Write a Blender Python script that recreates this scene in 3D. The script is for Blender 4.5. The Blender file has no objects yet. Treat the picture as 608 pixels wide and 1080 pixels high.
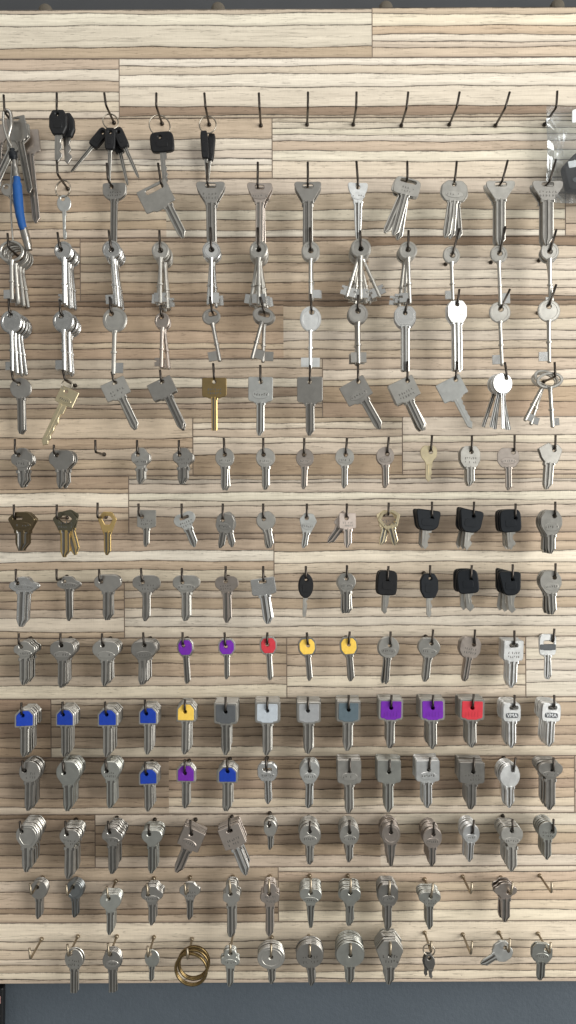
import bpy, math, random
from mathutils import Vector, Matrix
from mathutils.geometry import delaunay_2d_cdt

random.seed(11)
R = random.Random(5)
U = 0.00115            # metres per unit of the layout (about one millimetre)
DIST = 800.0           # camera distance from the board, layout units
VX, VY = 304.0, 527.0  # where the camera looks straight at the board
HOOK = 36.0            # how far the hooks stand out
scene = bpy.context.scene
COL = scene.collection


def at(px, py, d=0.0):
    """a point of the layout, d units in front of the board"""
    k = (1.0 - d / DIST) * U
    return Vector(((px - VX) * k, -d * U, (VY - py) * k))


# ------------------------------------------------------------------ materials
def node(nt, t, **kw):
    n = nt.nodes.new(t)
    for k, v in kw.items():
        setattr(n, k, v)
    return n


def new_mat(name):
    m = bpy.data.materials.new(name)
    m.use_nodes = True
    nt = m.node_tree
    return m, nt, nt.nodes['Principled BSDF']


def math_node(nt, op, a, b=None, c=None, clamp=False):
    n = node(nt, 'ShaderNodeMath', operation=op)
    n.use_clamp = clamp
    for i, v in enumerate((a, b, c)):
        if v is None:
            continue
        if isinstance(v, (int, float)):
            n.inputs[i].default_value = v
        else:
            nt.links.new(v, n.inputs[i])
    return n.outputs[0]


def mix_col(nt, fac, a, b, blend='MIX'):
    n = node(nt, 'ShaderNodeMix', data_type='RGBA', blend_type=blend)
    for i, v in ((0, fac), (6, a), (7, b)):
        if isinstance(v, (int, float)):
            n.inputs[i].default_value = v
        elif isinstance(v, tuple):
            n.inputs[i].default_value = (*v, 1)
        else:
            nt.links.new(v, n.inputs[i])
    return n.outputs[2]


def noise(nt, vec, scale, detail=3, rough=.55):
    n = node(nt, 'ShaderNodeTexNoise')
    n.inputs['Scale'].default_value = scale
    n.inputs['Detail'].default_value = detail
    n.inputs['Roughness'].default_value = rough
    nt.links.new(vec, n.inputs['Vector'])
    return n.outputs['Fac']


def mapping(nt, vec, scale, loc=(0, 0, 0)):
    n = node(nt, 'ShaderNodeMapping')
    n.inputs['Scale'].default_value = scale
    n.inputs['Location'].default_value = loc
    nt.links.new(vec, n.inputs['Vector'])
    return n.outputs[0]


def metal(name, col, rough=.4, vary=.22, metallic=1.0):
    m, nt, p = new_mat(name)
    tc = node(nt, 'ShaderNodeTexCoord').outputs['Object']
    oi = node(nt, 'ShaderNodeObjectInfo').outputs['Random']
    off = node(nt, 'ShaderNodeVectorMath', operation='ADD')
    sc = node(nt, 'ShaderNodeVectorMath', operation='SCALE')
    comb = node(nt, 'ShaderNodeCombineXYZ')
    for i in range(3):
        nt.links.new(oi, comb.inputs[i])
    nt.links.new(comb.outputs[0], sc.inputs[0])
    sc.inputs['Scale'].default_value = 7.3
    nt.links.new(tc, off.inputs[0])
    nt.links.new(sc.outputs[0], off.inputs[1])
    v = off.outputs[0]
    blotch = noise(nt, v, 160, 4, .6)
    scr = noise(nt, mapping(nt, v, (900, 900, 3000)), 1, 2, .5)
    k = math_node(nt, 'MULTIPLY_ADD', oi, vary, 1 - vary * .6)
    b2 = math_node(nt, 'MULTIPLY_ADD', blotch, .30, .85)
    k = math_node(nt, 'MULTIPLY', k, b2)
    s2 = math_node(nt, 'MULTIPLY_ADD', scr, .16, .92)
    k = math_node(nt, 'MULTIPLY', k, s2)
    c = node(nt, 'ShaderNodeVectorMath', operation='SCALE')
    c.inputs[0].default_value = col
    nt.links.new(k, c.inputs['Scale'])
    nt.links.new(c.outputs[0], p.inputs['Base Color'])
    p.inputs['Metallic'].default_value = metallic
    r = math_node(nt, 'MULTIPLY_ADD', blotch, .14, rough - .12)
    nt.links.new(r, p.inputs['Roughness'])
    bp = node(nt, 'ShaderNodeBump')
    bp.inputs['Strength'].default_value = .05
    bp.inputs['Distance'].default_value = .0004
    nt.links.new(noise(nt, v, 90, 2, .4), bp.inputs['Height'])
    nt.links.new(bp.outputs[0], p.inputs['Normal'])
    return m


def plastic(name, col, rough=.35, vary=.12):
    m, nt, p = new_mat(name)
    tc = node(nt, 'ShaderNodeTexCoord').outputs['Object']
    oi = node(nt, 'ShaderNodeObjectInfo').outputs['Random']
    n = noise(nt, tc, 240, 4, .6)
    k = math_node(nt, 'MULTIPLY_ADD', n, .4, .8)
    k = math_node(nt, 'MULTIPLY', k, math_node(nt, 'MULTIPLY_ADD', oi, vary, 1 - vary / 2))
    c = node(nt, 'ShaderNodeVectorMath', operation='SCALE')
    c.inputs[0].default_value = col
    nt.links.new(k, c.inputs['Scale'])
    nt.links.new(c.outputs[0], p.inputs['Base Color'])
    nt.links.new(math_node(nt, 'MULTIPLY_ADD', n, .25, rough - .1), p.inputs['Roughness'])
    p.inputs['Specular IOR Level'].default_value = .3
    return m


M = {
    'ni': metal('nickel', (.50, .48, .44), .40),
    'dk': metal('dull_nickel', (.40, .38, .35), .38),
    'wm': metal('warm_nickel', (.46, .40, .355), .38),
    'br': metal('bright_steel', (.60, .59, .57), .30),
    'wh': metal('polished_nickel', (.80, .80, .785), .36, .08),
    'al': metal('pale_alloy', (.56, .56, .535), .44),
    'gr': metal('greenish_nickel', (.475, .475, .435), .40),
    'st': metal('dark_steel', (.25, .26, .26), .4),
    'go': metal('brass', (.66, .47, .20), .36),
    'pg': metal('pale_brass', (.70, .60, .40), .42),
    'bz': metal('dark_bronze', (.15, .115, .068), .42),
    'bh': metal('brown_bronze', (.30, .215, .10), .42),
    'ol': metal('olive_bronze', (.17, .155, .11), .4),
    'pk': metal('rosy_nickel', (.62, .53, .47), .44),
    'tarn': metal('tarnish_and_shade', (.22, .21, .195), .5),  # dark metal; on blades it paints in the shade of the grooves
    'hook': metal('hook_wire', (.07, .06, .052), .40),
    'hookb': metal('brassy_hook_wire', (.36, .30, .22), .4),
    'ring': metal('ring_wire', (.40, .36, .30), .35),
    'gring': metal('old_gold_wire', (.22, .155, .07), .33),
    'blk': plastic('black_plastic', (.009, .009, .010), .42),
    'nvy': plastic('navy_plastic', (.006, .008, .011), .45),
    'blue': plastic('blue_plastic', (.012, .045, .33), .3),
    'purple': plastic('purple_plastic', (.15, .022, .33), .34),
    'red': plastic('red_plastic', (.56, .045, .06), .34),
    'yellow': plastic('yellow_plastic', (.85, .56, .10), .3),
    'grey': plastic('grey_plastic', (.30, .305, .31), .35),
    'lgrey': plastic('light_grey_plastic', (.46, .50, .54), .35),
    'dgrey': plastic('charcoal_plastic', (.095, .10, .105), .35),
    'slate': plastic('slate_plastic', (.10, .135, .155), .3),
    'white': plastic('white_label', (.75, .76, .76), .5),
    'strap': plastic('blue_sleeve', (.010, .075, .26), .55),
    'pinklab': plastic('pink_paper', (.42, .22, .19), .6),
}
LOOK = {'ni': 'grey nickel', 'dk': 'dull grey', 'wm': 'warm grey', 'br': 'bright steel', 'wh': 'shiny silver', 'al': 'pale grey',
        'gr': 'greenish grey', 'st': 'dark steel', 'tarn': 'tarnished', 'go': 'golden brass', 'pg': 'pale brass', 'bz': 'dark bronze', 'bh': 'brown bronze', 'ol': 'olive bronze',
        'pk': 'rosy grey'}
SHAPE_WORD = {'round': 'round', 'rect': 'square', 'sq': 'square', 'oct': 'eight-sided', 'hex': 'angular', 'wide': 'broad', 'heart': 'two-lobed',
              'lobed': 'winged', 'clover': 'cloverleaf', 'pent': 'pointed', 'diamond': 'diamond', 'tri': 'triangular', 'trap': 'slanted',
              'schl': 'arrow-shaped', 'tee': 'broad', 'hooky': 'beaked', 'rrect': 'rounded', 'oval': 'oval'}

# ------------------------------------------------------------------ shapes
SH = {
    'rect': ([(-.5, 0), (.5, 0), (.5, .86), (.42, .93), (.3, .93), (.24, 1), (-.24, 1), (-.3, .93), (-.42, .93), (-.5, .86)], .07),
    'sq': ([(-.5, 0), (.5, 0), (.5, .9), (.25, .92), (.2, 1), (-.2, 1), (-.25, .92), (-.5, .9)], .05),
    'rrect': ([(-.38, 0), (.38, 0), (.5, .18), (.5, .85), (.4, 1), (-.4, 1), (-.5, .85), (-.5, .18)], .2),
    'oct': ([(-.3, 0), (.3, 0), (.5, .26), (.5, .7), (.3, 1), (-.3, 1), (-.5, .7), (-.5, .26)], .08),
    'hex': ([(-.27, 0), (.27, 0), (.5, .3), (.5, .6), (.22, 1), (-.22, 1), (-.5, .6), (-.5, .3)], .12),
    'wide': ([(-.32, 0), (.32, 0), (.5, .22), (.5, .6), (.32, .78), (.2, 1), (-.2, 1), (-.32, .78), (-.5, .6), (-.5, .22)], .14),
    'heart': ([(-.28, 0), (0, .05), (.28, 0), (.5, .22), (.47, .58), (.22, .8), (.18, 1), (-.18, 1), (-.22, .8), (-.47, .58), (-.5, .22)], .2),
    'lobed': ([(-.2, 0), (.2, 0), (.3, .2), (.5, .3), (.5, .62), (.26, .76), (.2, 1), (-.2, 1), (-.26, .76), (-.5, .62), (-.5, .3), (-.3, .2)], .13),
    'clover': ([(-.25, 0), (.25, 0), (.36, .25), (.3, .4), (.5, .45), (.5, .75), (.25, .82), (.22, 1), (-.22, 1), (-.25, .82), (-.5, .75), (-.5, .45), (-.3, .4), (-.36, .25)], .16),
    'pent': ([(-.24, 0), (.24, 0), (.5, .3), (.5, 1), (-.5, 1), (-.5, .3)], .07),
    'diamond': ([(-.24, 0), (.24, 0), (.5, .36), (.24, 1), (-.24, 1), (-.5, .36)], .06),
    'tri': ([(-.42, 0), (-.15, .03), (.15, .03), (.42, 0), (.5, .1), (.47, .33), (.2, .93), (.19, 1), (-.19, 1), (-.2, .93), (-.47, .33), (-.5, .1)], .1),
    'trap': ([(-.5, 0), (.5, .08), (.42, .82), (.2, 1), (-.2, 1), (-.36, .85)], .14),
    'schl': ([(-.25, 0), (.15, 0), (.27, .3), (.5, .42), (.5, .68), (.25, 1), (-.25, 1), (-.5, .74), (-.5, .4), (-.32, .3)], .1),
    'tee': ([(-.5, .02), (-.1, 0), (.1, 0), (.5, .02), (.5, .62), (.4, .8), (.2, 1), (-.2, 1), (-.4, .8), (-.5, .62)], .1),
    'hooky': ([(-.5, .3), (-.1, 0), (.06, .1), (.3, .05), (.5, .3), (.4, .75), (.3, 1), (-.15, 1), (-.3, .8), (-.36, .7)], .05),
}


def round_poly(pts, r):
    out = []
    n = len(pts)
    for i in range(n):
        a, b, c = Vector(pts[i - 1]), Vector(pts[i]), Vector(pts[(i + 1) % n])
        u, v = a - b, c - b
        if u.length < 1e-6 or v.length < 1e-6:
            continue
        k1, k2 = min(r, u.length * .45), min(r, v.length * .45)
        p, q = b + u.normalized() * k1, b + v.normalized() * k2
        for t in (0, .33, .67, 1):
            out.append(tuple((1 - t) ** 2 * p + 2 * t * (1 - t) * b + t * t * q))
    return out


def ellipse(cx, cy, rx, ry, n=26):
    return [(cx + rx * math.sin(2 * math.pi * i / n), cy + ry * math.cos(2 * math.pi * i / n)) for i in range(n)]


def outline(shape, w, h, up, dx):
    """outline round a pivot at the origin, y upward, layout units"""
    if shape in ('round', 'oval'):
        return ellipse(dx, up - h / 2, w / 2, h / 2, 32)
    pts, r = SH[shape]
    return round_poly([(dx + x * w, up - y * h) for x, y in pts], r * w)


def area(loop):
    return .5 * sum(loop[i - 1][0] * loop[i][1] - loop[i][0] * loop[i - 1][1] for i in range(len(loop)))


def ccw(loop):
    return loop if area(loop) > 0 else loop[::-1]


def inset(loop, b):
    """moves a counter-clockwise loop inward by b"""
    out, n = [], len(loop)
    for i in range(n):
        a, p, c = Vector(loop[i - 1]), Vector(loop[i]), Vector(loop[(i + 1) % n])
        t = (p - a).normalized() + (c - p).normalized()
        if t.length < 1e-6:
            t = Vector((1, 0))
        t.normalize()
        out.append((p.x - t.y * b, p.y + t.x * b))
    return out


def inside(p, loop):
    r, n = False, len(loop)
    for i in range(n):
        a, b = loop[i - 1], loop[i]
        if (a[1] > p[1]) != (b[1] > p[1]) and p[0] < (b[0] - a[0]) * (p[1] - a[1]) / (b[1] - a[1]) + a[0]:
            r = not r
    return r


def fit_hole(loop, hole, margin=1.7):
    """shifts a hole until it lies wholly within the outline"""
    safe = inset(ccw(loop), margin)
    cx = sum(p[0] for p in loop) / len(loop)
    cy = sum(p[1] for p in loop) / len(loop)
    hx = sum(p[0] for p in hole) / len(hole)
    hy = sum(p[1] for p in hole) / len(hole)
    for k in range(14):
        t = k / 14
        h2 = [(x + (cx - hx) * t, y + (cy - hy) * t) for x, y in hole]
        if all(inside(p, safe) for p in h2):
            return h2
    return [(cx + (x - hx) * .6, cy + (y - hy) * .6) for x, y in hole]


class MB:
    """collects points and faces of one mesh"""
    def __init__(s):
        s.v, s.f, s.m, s.smooth = [], [], [], []

    def add(s, v, f, mi=0, smooth=False):
        o = len(s.v)
        s.v += v
        s.f += [tuple(i + o for i in q) for q in f]
        s.m += [mi] * len(f)
        s.smooth += [smooth] * len(f)

    def plate(s, loop, holes=(), t=2.0, b=.45, y0=0.0, mi=0):
        """flat plate with a softened edge; x right, z up, faces -y"""
        loops = [(ccw(loop), 1)] + [(ccw(h), -1) for h in holes]
        v, f = [], []
        flat = [[], []]
        base = []
        for lp, sgn in loops:
            n = len(lp)
            ins = inset(lp, b * sgn)
            o = len(v)
            for ring, y in ((ins, -t / 2), (lp, -t / 2 + b), (lp, t / 2 - b), (ins, t / 2)):
                v += [(x, y0 + y, z) for x, z in ring]
            for k in range(3):
                for i in range(n):
                    j = (i + 1) % n
                    q = (o + k * n + i, o + k * n + j, o + (k + 1) * n + j, o + (k + 1) * n + i)
                    f.append(q if sgn > 0 else q[::-1])
            flat[0].append([Vector((x, z, 0)) for x, z in ins])
            base.append((o, n))
        idx = []
        for o, n in base:
            idx += [(o + i, o + 3 * n + i) for i in range(n)]
        flatpts = [p for lp in flat[0] for p in lp]
        P2 = [p.xy for p in flatpts]
        ed, o2 = [], 0
        for lp in flat[0]:
            n = len(lp)
            ed += [(o2 + q, o2 + (q + 1) % n) for q in range(n)]
            o2 += n
        rv, _e, rf, ov, *_r = delaunay_2d_cdt(P2, ed, [], 0, 1e-6)
        if any(not q for q in ov):
            print('BAD FILL', len(P2), [q for q in range(len(ov)) if not ov[q]], [tuple(round(c,1) for c in rv[q]) for q in range(len(ov)) if not ov[q]][:3])
        tris = []
        for q in rf:
            c0 = (rv[q[0]] + rv[q[1]] + rv[q[2]]) / 3
            if inside(c0, flat[0][0]) and not any(inside(c0, hq) for hq in flat[0][1:]) and all(ov[w] for w in q):
                tris.append(tuple(ov[w][0] for w in q))
        for a, c, d in tris:
            pa, pc, pd = flatpts[a], flatpts[c], flatpts[d]
            if (pc - pa).cross(pd - pa).z < 0:
                c, d = d, c
            f.append((idx[a][0], idx[c][0], idx[d][0]))
            f.append((idx[a][1], idx[d][1], idx[c][1]))
        s.add(v, f, mi)

    def loft(s, rings, mi=0, smooth=False, cap=True):
        """rings: lists of points of equal count"""
        n = len(rings[0])
        v = [p for r in rings for p in r]
        f = []
        for k in range(len(rings) - 1):
            for i in range(n):
                j = (i + 1) % n
                f.append((k * n + i, k * n + j, (k + 1) * n + j, (k + 1) * n + i))
        if cap:
            f.append(tuple(range(n))[::-1])
            o = (len(rings) - 1) * n
            f.append(tuple(o + i for i in range(n)))
        s.add(v, f, mi, smooth)

    def tube(s, path, r, n=8, mi=0, closed=False):
        pts = [Vector(p) for p in path]
        rings, prev = [], None
        N = len(pts)
        for i, p in enumerate(pts):
            if closed:
                t = pts[(i + 1) % N] - pts[i - 1]
            else:
                t = pts[min(i + 1, N - 1)] - pts[max(i - 1, 0)]
            t.normalize()
            if prev is None:
                a = Vector((0, 0, 1)) if abs(t.z) < .8 else Vector((1, 0, 0))
                nrm = t.cross(a).normalized()
            else:
                nrm = (prev - t * prev.dot(t)).normalized()
            prev = nrm
            bn = t.cross(nrm)
            rr = r[i] if isinstance(r, (list, tuple)) else r
            rings.append([tuple(p + rr * (math.cos(2 * math.pi * k / n) * nrm + math.sin(2 * math.pi * k / n) * bn)) for k in range(n)])
        if closed:
            v = [q for g in rings for q in g]
            f = []
            for k in range(N):
                k2 = (k + 1) % N
                for i in range(n):
                    j = (i + 1) % n
                    f.append((k * n + i, k * n + j, k2 * n + j, k2 * n + i))
            s.add(v, f, mi, True)
        else:
            s.loft(rings, mi, True)

    def ring(s, c, R_, r, axis='y', n=36, mi=0, sq=1.0):
        path = []
        for i in range(n):
            a = 2 * math.pi * i / n
            if axis == 'y':
                path.append((c[0] + R_ * math.cos(a), c[1], c[2] + sq * R_ * math.sin(a)))
            else:
                path.append((c[0], c[1] + R_ * math.cos(a), c[2] + R_ * math.sin(a)))
        s.tube(path, r, 8, mi, True)

    def box(s, x0, x1, y0, y1, z0, z1, mi=0):
        v = [(x, y, z) for x in (x0, x1) for y in (y0, y1) for z in (z0, z1)]
        s.add(v, [(0, 1, 3, 2), (4, 6, 7, 5), (0, 4, 5, 1), (2, 3, 7, 6), (0, 2, 6, 4), (1, 5, 7, 3)], mi)

    def mesh(s, name, mats, scale=1.0):
        me = bpy.data.meshes.new(name)
        me.from_pydata([(x * scale, y * scale, z * scale) for x, y, z in s.v], [], s.f)
        for m in mats:
            me.materials.append(m)
        me.polygons.foreach_set('material_index', s.m)
        me.polygons.foreach_set('use_smooth', s.smooth)
        me.update()
        return me


def link(name, data, parent=None):
    o = bpy.data.objects.new(name, data)
    COL.objects.link(o)
    if parent:
        o.parent = parent
    return o


def tag(o, label, cat, group=None, kind=None):
    if label:
        o['label'] = label
    if cat:
        o['category'] = cat
    if group:
        o['group'] = group
    if kind:
        o['kind'] = kind
    return o


ORD = ['zeroth', 'first', 'second', 'third', 'fourth', 'fifth', 'sixth', 'seventh', 'eighth', 'ninth', 'tenth', 'eleventh', 'twelfth',
       'thirteenth', 'fourteenth', 'fifteenth']

# ------------------------------------------------------------------ hooks
def bend_path(p0, p1, p2, r, n=5):
    p0, p1, p2 = Vector(p0), Vector(p1), Vector(p2)
    a, b = p1 + (p0 - p1).normalized() * r, p1 + (p2 - p1).normalized() * r
    arc = [(1 - t) ** 2 * a + 2 * t * (1 - t) * p1 + t * t * b for t in [i / n for i in range(n + 1)]]
    return [p0] + arc + [p2]


def make_hook(row, colno, tx, ty, bx, by, state):
    bend, tip = at(bx, by, HOOK), at(tx, ty, HOOK)
    o = Vector((bend.x, 0, bend.z))
    path = bend_path((0, .001, 0), (0, bend.y, 0), (tip.x - o.x + R.uniform(-1, 1) * .0003, bend.y, tip.z - o.z), 3.4 * U)
    m = MB()
    m.tube([Vector(p) for p in path], 1.22 * U, 8)
    # the little bulge where the wire is screwed into the wood
    m.tube([(0, .0005, 0), (0, -.0022, 0), (0, -.0034, 0)], [2.3 * U, 2.0 * U, 1.25 * U], 10)
    h = link('wire_hook', m.mesh('wire_hook', [M['hookb' if row >= 13 else 'hook']]))
    h.location = o
    wire = 'brassy bent wire hook' if row >= 13 else 'dark bent wire hook'
    tag(h, f'{wire} {state}, {ORD[colno]} from the left in the {ORD[row]} row down', 'hook', 'wire hooks on the board')


# ------------------------------------------------------------------ keys
GROOVE = [(-.5, .55), (-.43, 1), (-.3, 1), (-.23, .12), (-.08, .12), (-.01, 1), (.17, 1), (.22, .15), (.36, .15), (.42, .7), (.5, .5)]


def blade_mesh(bw, z0, z1, x=0.0, t=2.1, tip='taper', cut=0):
    """a grooved blade from z0 down to z1"""
    m = MB()
    prof = [(a, -t / 2 * q) for a, q in GROOVE] + [(-a, t / 2 * q) for a, q in GROOVE]
    if cut:
        n = max(4, int((z0 - z1) / 4))
        rr = random.Random(cut)
        lp = [(x - bw / 2, z0), (x - bw / 2, z1 + bw * .5), (x - bw * .1, z1)]
        L = z0 - z1
        zs = [z1 + bw * .4 + (L * .78 - bw * .4) * i / n for i in range(n + 1)]
        for q in zs:
            lp.append((x + bw / 2 - rr.uniform(.02, .38) * bw, q))
        lp += [(x + bw / 2, z1 + L * .82), (x + bw / 2, z0)]
        m.plate(lp, (), t, .35)
        m.plate([(x - bw * .22, z0 - .5), (x - bw * .22, z1 + bw), (x - bw * .05, z1 + bw), (x - bw * .05, z0 - .5)], (), t + .5, .2)
        return m
    bw *= .92
    secs = [(z0, 1.25, 0), (z0 - 3, 1.25, 0), (z0 - 3.4, 1, 0), (z1 + bw * .62, 1, 0), (z1 + bw * .2, .5, -.1), (z1, .3, -.1)]
    if tip == 'flat':
        secs = secs[:-2] + [(z1 + 1, 1, 0), (z1, .85, 0)]
    if tip == 'slim':
        secs = [(z0, 1.5, 0), (z0 - 4, 1.15, 0), ((z0 + z1) / 2, 1, 0), (z1 + bw, .8, 0), (z1, .4, 0)]
    m.loft([[(x + (a * k + e) * bw, y, z) for a, y in prof] for z, k, e in secs][::-1])
    n = len(prof)
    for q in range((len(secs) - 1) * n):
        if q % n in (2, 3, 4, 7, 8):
            m.m[q] = 1  # groove shade put into the colour of these faces
    return m


TEXT = {}


def text_mesh(word, size, mat):
    key = (word, size)
    if key not in TEXT:
        c = bpy.data.curves.new('lettering', 'FONT')
        c.body, c.size, c.align_x, c.align_y = word, size * U, 'CENTER', 'CENTER'
        c.extrude, c.resolution_u = .12 * U, 2
        o = bpy.data.objects.new('lettering', c)
        COL.objects.link(o)
        dg = bpy.context.evaluated_depsgraph_get()
        me = bpy.data.meshes.new_from_object(o.evaluated_get(dg))
        bpy.data.objects.remove(o)
        me.transform(Matrix.Rotation(math.radians(90), 4, 'X'))
        me.materials.clear()
        me.materials.append(mat)
        TEXT[key] = me
    return TEXT[key]


def parts_of(sp):
    """[(name, MB, material, y, [sub parts])] of one key, layout units, pivot at the origin"""
    w, h, up, dx, bw, L = sp['w'], sp['h'], sp['up'], sp['dx'], sp['bw'], sp['L']
    if sp.get('kind') == 'lever':
        w, h, up = w * 1.08, h * 1.08, up + h * .03
    bx = sp.get('bx', dx)
    mat, bm = sp['mat'], sp.get('bm', sp['mat'])
    seed = sp['seed']
    if sp.get('kind') == 'car':
        hd = MB()
        lp = outline(sp['shape'], w, h, up, dx)
        hole = sp.get('hole', ellipse(0, -1.6, 1.5, 1.5, 14))
        hole = fit_hole(lp, hole, 3.4)
        hd.plate(lp, [hole], 6.0, 1.1)
        sub = []
        gv = MB()
        gv.plate(outline('rrect', w * .5, h * .34, up - h * .42, dx), (), 6.6, .3)
        sub.append(('grip_panel', gv, mat, None))
        b = blade_mesh(bw, up - h + 2, -L, bx, 2.2, 'slim' if sp.get('thin') else 'taper', 0 if sp.get('thin') else seed)
        return [('head', hd, mat, sub), ('blade', b, bm if bm != mat else 'ni', [])]
    if sp.get('kind') == 'lever':
        bow = MB()
        lp = outline(sp['shape'], w, h, up, dx)
        cx, cz = dx, up - h / 2
        hole = sp.get('hole', ellipse(0, -1.5, 2.6, 2.4, 14))
        if 'slot' in sp:
            a, c = sp['slot']
            hole = round_poly([(-a / 2, 1), (a / 2, 1), (a / 2, 1 - c), (-a / 2, 1 - c)], c * .45)
        hole = fit_hole(lp, hole)
        bow.plate(lp, [hole], 2.3, .6)
        rim = []
        if 'hole' not in sp:
            rm = MB()
            rm.plate(outline(sp['shape'], w * .92, h * .92, up - h * .04, dx), [outline(sp['shape'], w * .72, h * .72, up - h * .14, dx)], 3.0, .3)
            rim = [('raised_rim', rm, mat, None)]
        sh = MB()
        r = sp.get('sr', 2.1)
        z0 = up - h + 2.0
        zs = [(z0, r * 1.5), (z0 - 3, r * 1.15), (z0 - 5, r), (-L * .62, r), (-L * .625, r * 1.45), (-L * .655, r * 1.45), (-L * .66, r), (-L + 1.2, r), (-L, r * .55)]
        sh.loft([[(bx + q * math.sin(2 * math.pi * i / 12), q * math.cos(2 * math.pi * i / 12), z) for i in range(12)] for z, q in zs][::-1], 0, False)
        out = [('bow', bow, mat, rim), ('shank', sh, mat, [])]
        rr = random.Random(seed)
        for side in sp.get('bits', 'r'):
            k = -1 if side == 'l' else 1
            bl, bh = sp.get('bit', (6.5, 9.5))
            zt = -L + bh + 2
            bt = MB()
            lp = [(bx + k * .8, zt), (bx + k * (r + bl), zt), (bx + k * (r + bl), zt - bh * .3), (bx + k * (r + bl * .6), zt - bh * .3),
                  (bx + k * (r + bl * .6), zt - bh * .5), (bx + k * (r + bl), zt - bh * .5), (bx + k * (r + bl), zt - bh), (bx + k * .8, zt - bh)]
            if rr.random() < .55 or sp.get('plainbit'):
                lp = [lp[0], lp[1], lp[6], lp[7]]
            bt.plate(lp, (), 2.0, .3)
            out.append(('bit', bt, 'br' if mat == 'ni' else mat, []))
        return out
    bow = MB()
    lp = outline(sp['shape'], w, h, up, dx)
    if 'slot' in sp:
        a, c = sp['slot']
        hx = sp.get('sx', dx if abs(dx) < a else 0)
        hole = round_poly([(hx - a / 2, .8), (hx + a / 2, .8), (hx + a / 2, .8 - c), (hx - a / 2, .8 - c)], c * .4)
    elif sp.get('hole') == 'tri':
        q = outline(sp['shape'], w * .55, h * .42, up - h * .2, dx)
        hole = q
    elif sp.get('hole') == 'big':
        hole = outline(sp['shape'], w * .68, h * .66, up - h * .13, dx)
    else:
        hole = ellipse(0, -1.3, 2.1, 2.1, 14)
    hh = 0
    hole = fit_hole(lp, hole)
    bow.plate(lp, [hole], 1.8, .5)
    sub = []
    if 'ins' in sp:
        k = .84
        il = outline(sp['shape'], w * k, h * (k - .02), up - h * .09, dx)
        pm = MB()
        pm.plate(il, [hole], 3.0, .4)
        sub.append(('coloured_cover', pm, sp['ins'], None))
        if sp['ins'] in ('purple', 'red', 'yellow') and w > 22:
            tm = MB()
            for i in range(5):
                xx = dx - w * .24 + w * .12 * i
                tm.box(xx - .5, xx + .5, -1.75, -1.4, up - h * .78, up - h * .55)
            sub.append(('raised_lettering', tm, sp['ins'], None))
    e = sp.get('emb', '')
    cz = up - h * .66
    if e == 'o':
        pm = MB()
        pm.plate(ellipse(dx, cz, w * .34, h * .17, 20), (), 2.5, .3)
        sub.append(('emblem_panel', pm, mat, None))
    if e == 'c':
        pm = MB()
        ol = outline(sp['shape'], w * .8, h * .8, up - h * .1, dx)
        pm.plate(ol, [outline(sp['shape'], w * .66, h * .66, up - h * .17, dx)], 2.4, .2)
        sub.append(('raised_rim', pm, mat, None))
    if e == 'v':
        pm = MB()
        pm.plate(outline('rrect', w * .7, h * .27, cz + h * .135, dx), (), 2.4, .25)
        sub.append(('label_panel', pm, 'dgrey', ('VMA', h * .26, cz)))
    if e == 'b':
        pm = MB()
        pm.plate(outline('rect', w * .94, h * .28, cz + h * .18, dx), (), 2.3, .2)
        sub.append(('dark_band', pm, 'dgrey', None))
    if e in ('t', 'o'):
        tm = MB()
        rr = random.Random(seed)
        rows_ = (0,) if e == 'o' else (h * .09, -h * .09)
        for dz in rows_:
            n = 6
            for i in range(n):
                xx = dx + w * .5 * (i / (n - 1) - .5) + rr.uniform(-.25, .25)
                s_ = h * .05
                yy = 1.38 if e == 'o' else 1.05
                if rr.random() < .15:
                    continue
                wl = w * rr.uniform(.012, .022)
                up_, dn_ = rr.choice(((1, 1), (1, 1), (.3, 1), (1, .2)))
                tm.box(xx - wl, xx + wl, -yy, -.8, cz + dz - s_ * dn_, cz + dz + s_ * up_)
                if rr.random() < .6:
                    zb = cz + dz + s_ * rr.choice((-.8, 0, .7))
                    tm.box(xx + wl + .02, xx + w * .045, -yy, -.8, zb - s_ * .25, zb + s_ * .25)
        sub.append(('raised_lettering', tm, 'tarn', None))
    b = blade_mesh(bw, up - h + 1.6, -L, bx, 2.6, sp.get('tip', 'taper'), sp.get('cut', 0))
    return [('bow', bow, mat, sub), ('blade', b, bm, [])]


MASS = MB()
MASS_MATS = []
COUNT = {'key': 0, 'lever_key': 0, 'car_key': 0}


def build_key(sp, name):
    """the first key of a kind: an Empty with bow, blade and their own pieces"""
    root = bpy.data.objects.new(name, None)
    root.empty_display_size = .01
    COL.objects.link(root)
    for pn, mb, mt, sub in parts_of(sp):
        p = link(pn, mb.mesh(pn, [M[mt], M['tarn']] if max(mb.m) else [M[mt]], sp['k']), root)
        for sn, smb, smt, txt in sub:
            s_ = link(sn, smb.mesh(sn, [M[smt]], sp['k']), p)
            if txt:
                # lettering sits on its panel, merged into the panel's own mesh
                tme = text_mesh(txt[0], txt[1], M['white'])
                me = s_.data
                me.materials.append(M['white'])
                vs = [tuple(v.co) for v in me.vertices] + [(v.co.x + sp['dx'] * sp['k'], v.co.y - 1.32 * sp['k'], v.co.z + txt[2] * sp['k']) for v in tme.vertices]
                o = len(me.vertices)
                fs = [tuple(q.vertices) for q in me.polygons] + [tuple(i + o for i in q.vertices) for q in tme.polygons]
                mi = [0] * len(me.polygons) + [1] * len(tme.polygons)
                nm = bpy.data.meshes.new('label_panel')
                nm.from_pydata(vs, [], fs)
                nm.materials.append(me.materials[0])
                nm.materials.append(M['white'])
                nm.polygons.foreach_set('material_index', mi)
                s_.data = nm
    return root


def copy_tree(o, parent=None):
    c = o.copy()
    COL.objects.link(c)
    if parent:
        c.parent = parent
    for ch in list(o.children):
        copy_tree(ch, c)
    return c


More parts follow.
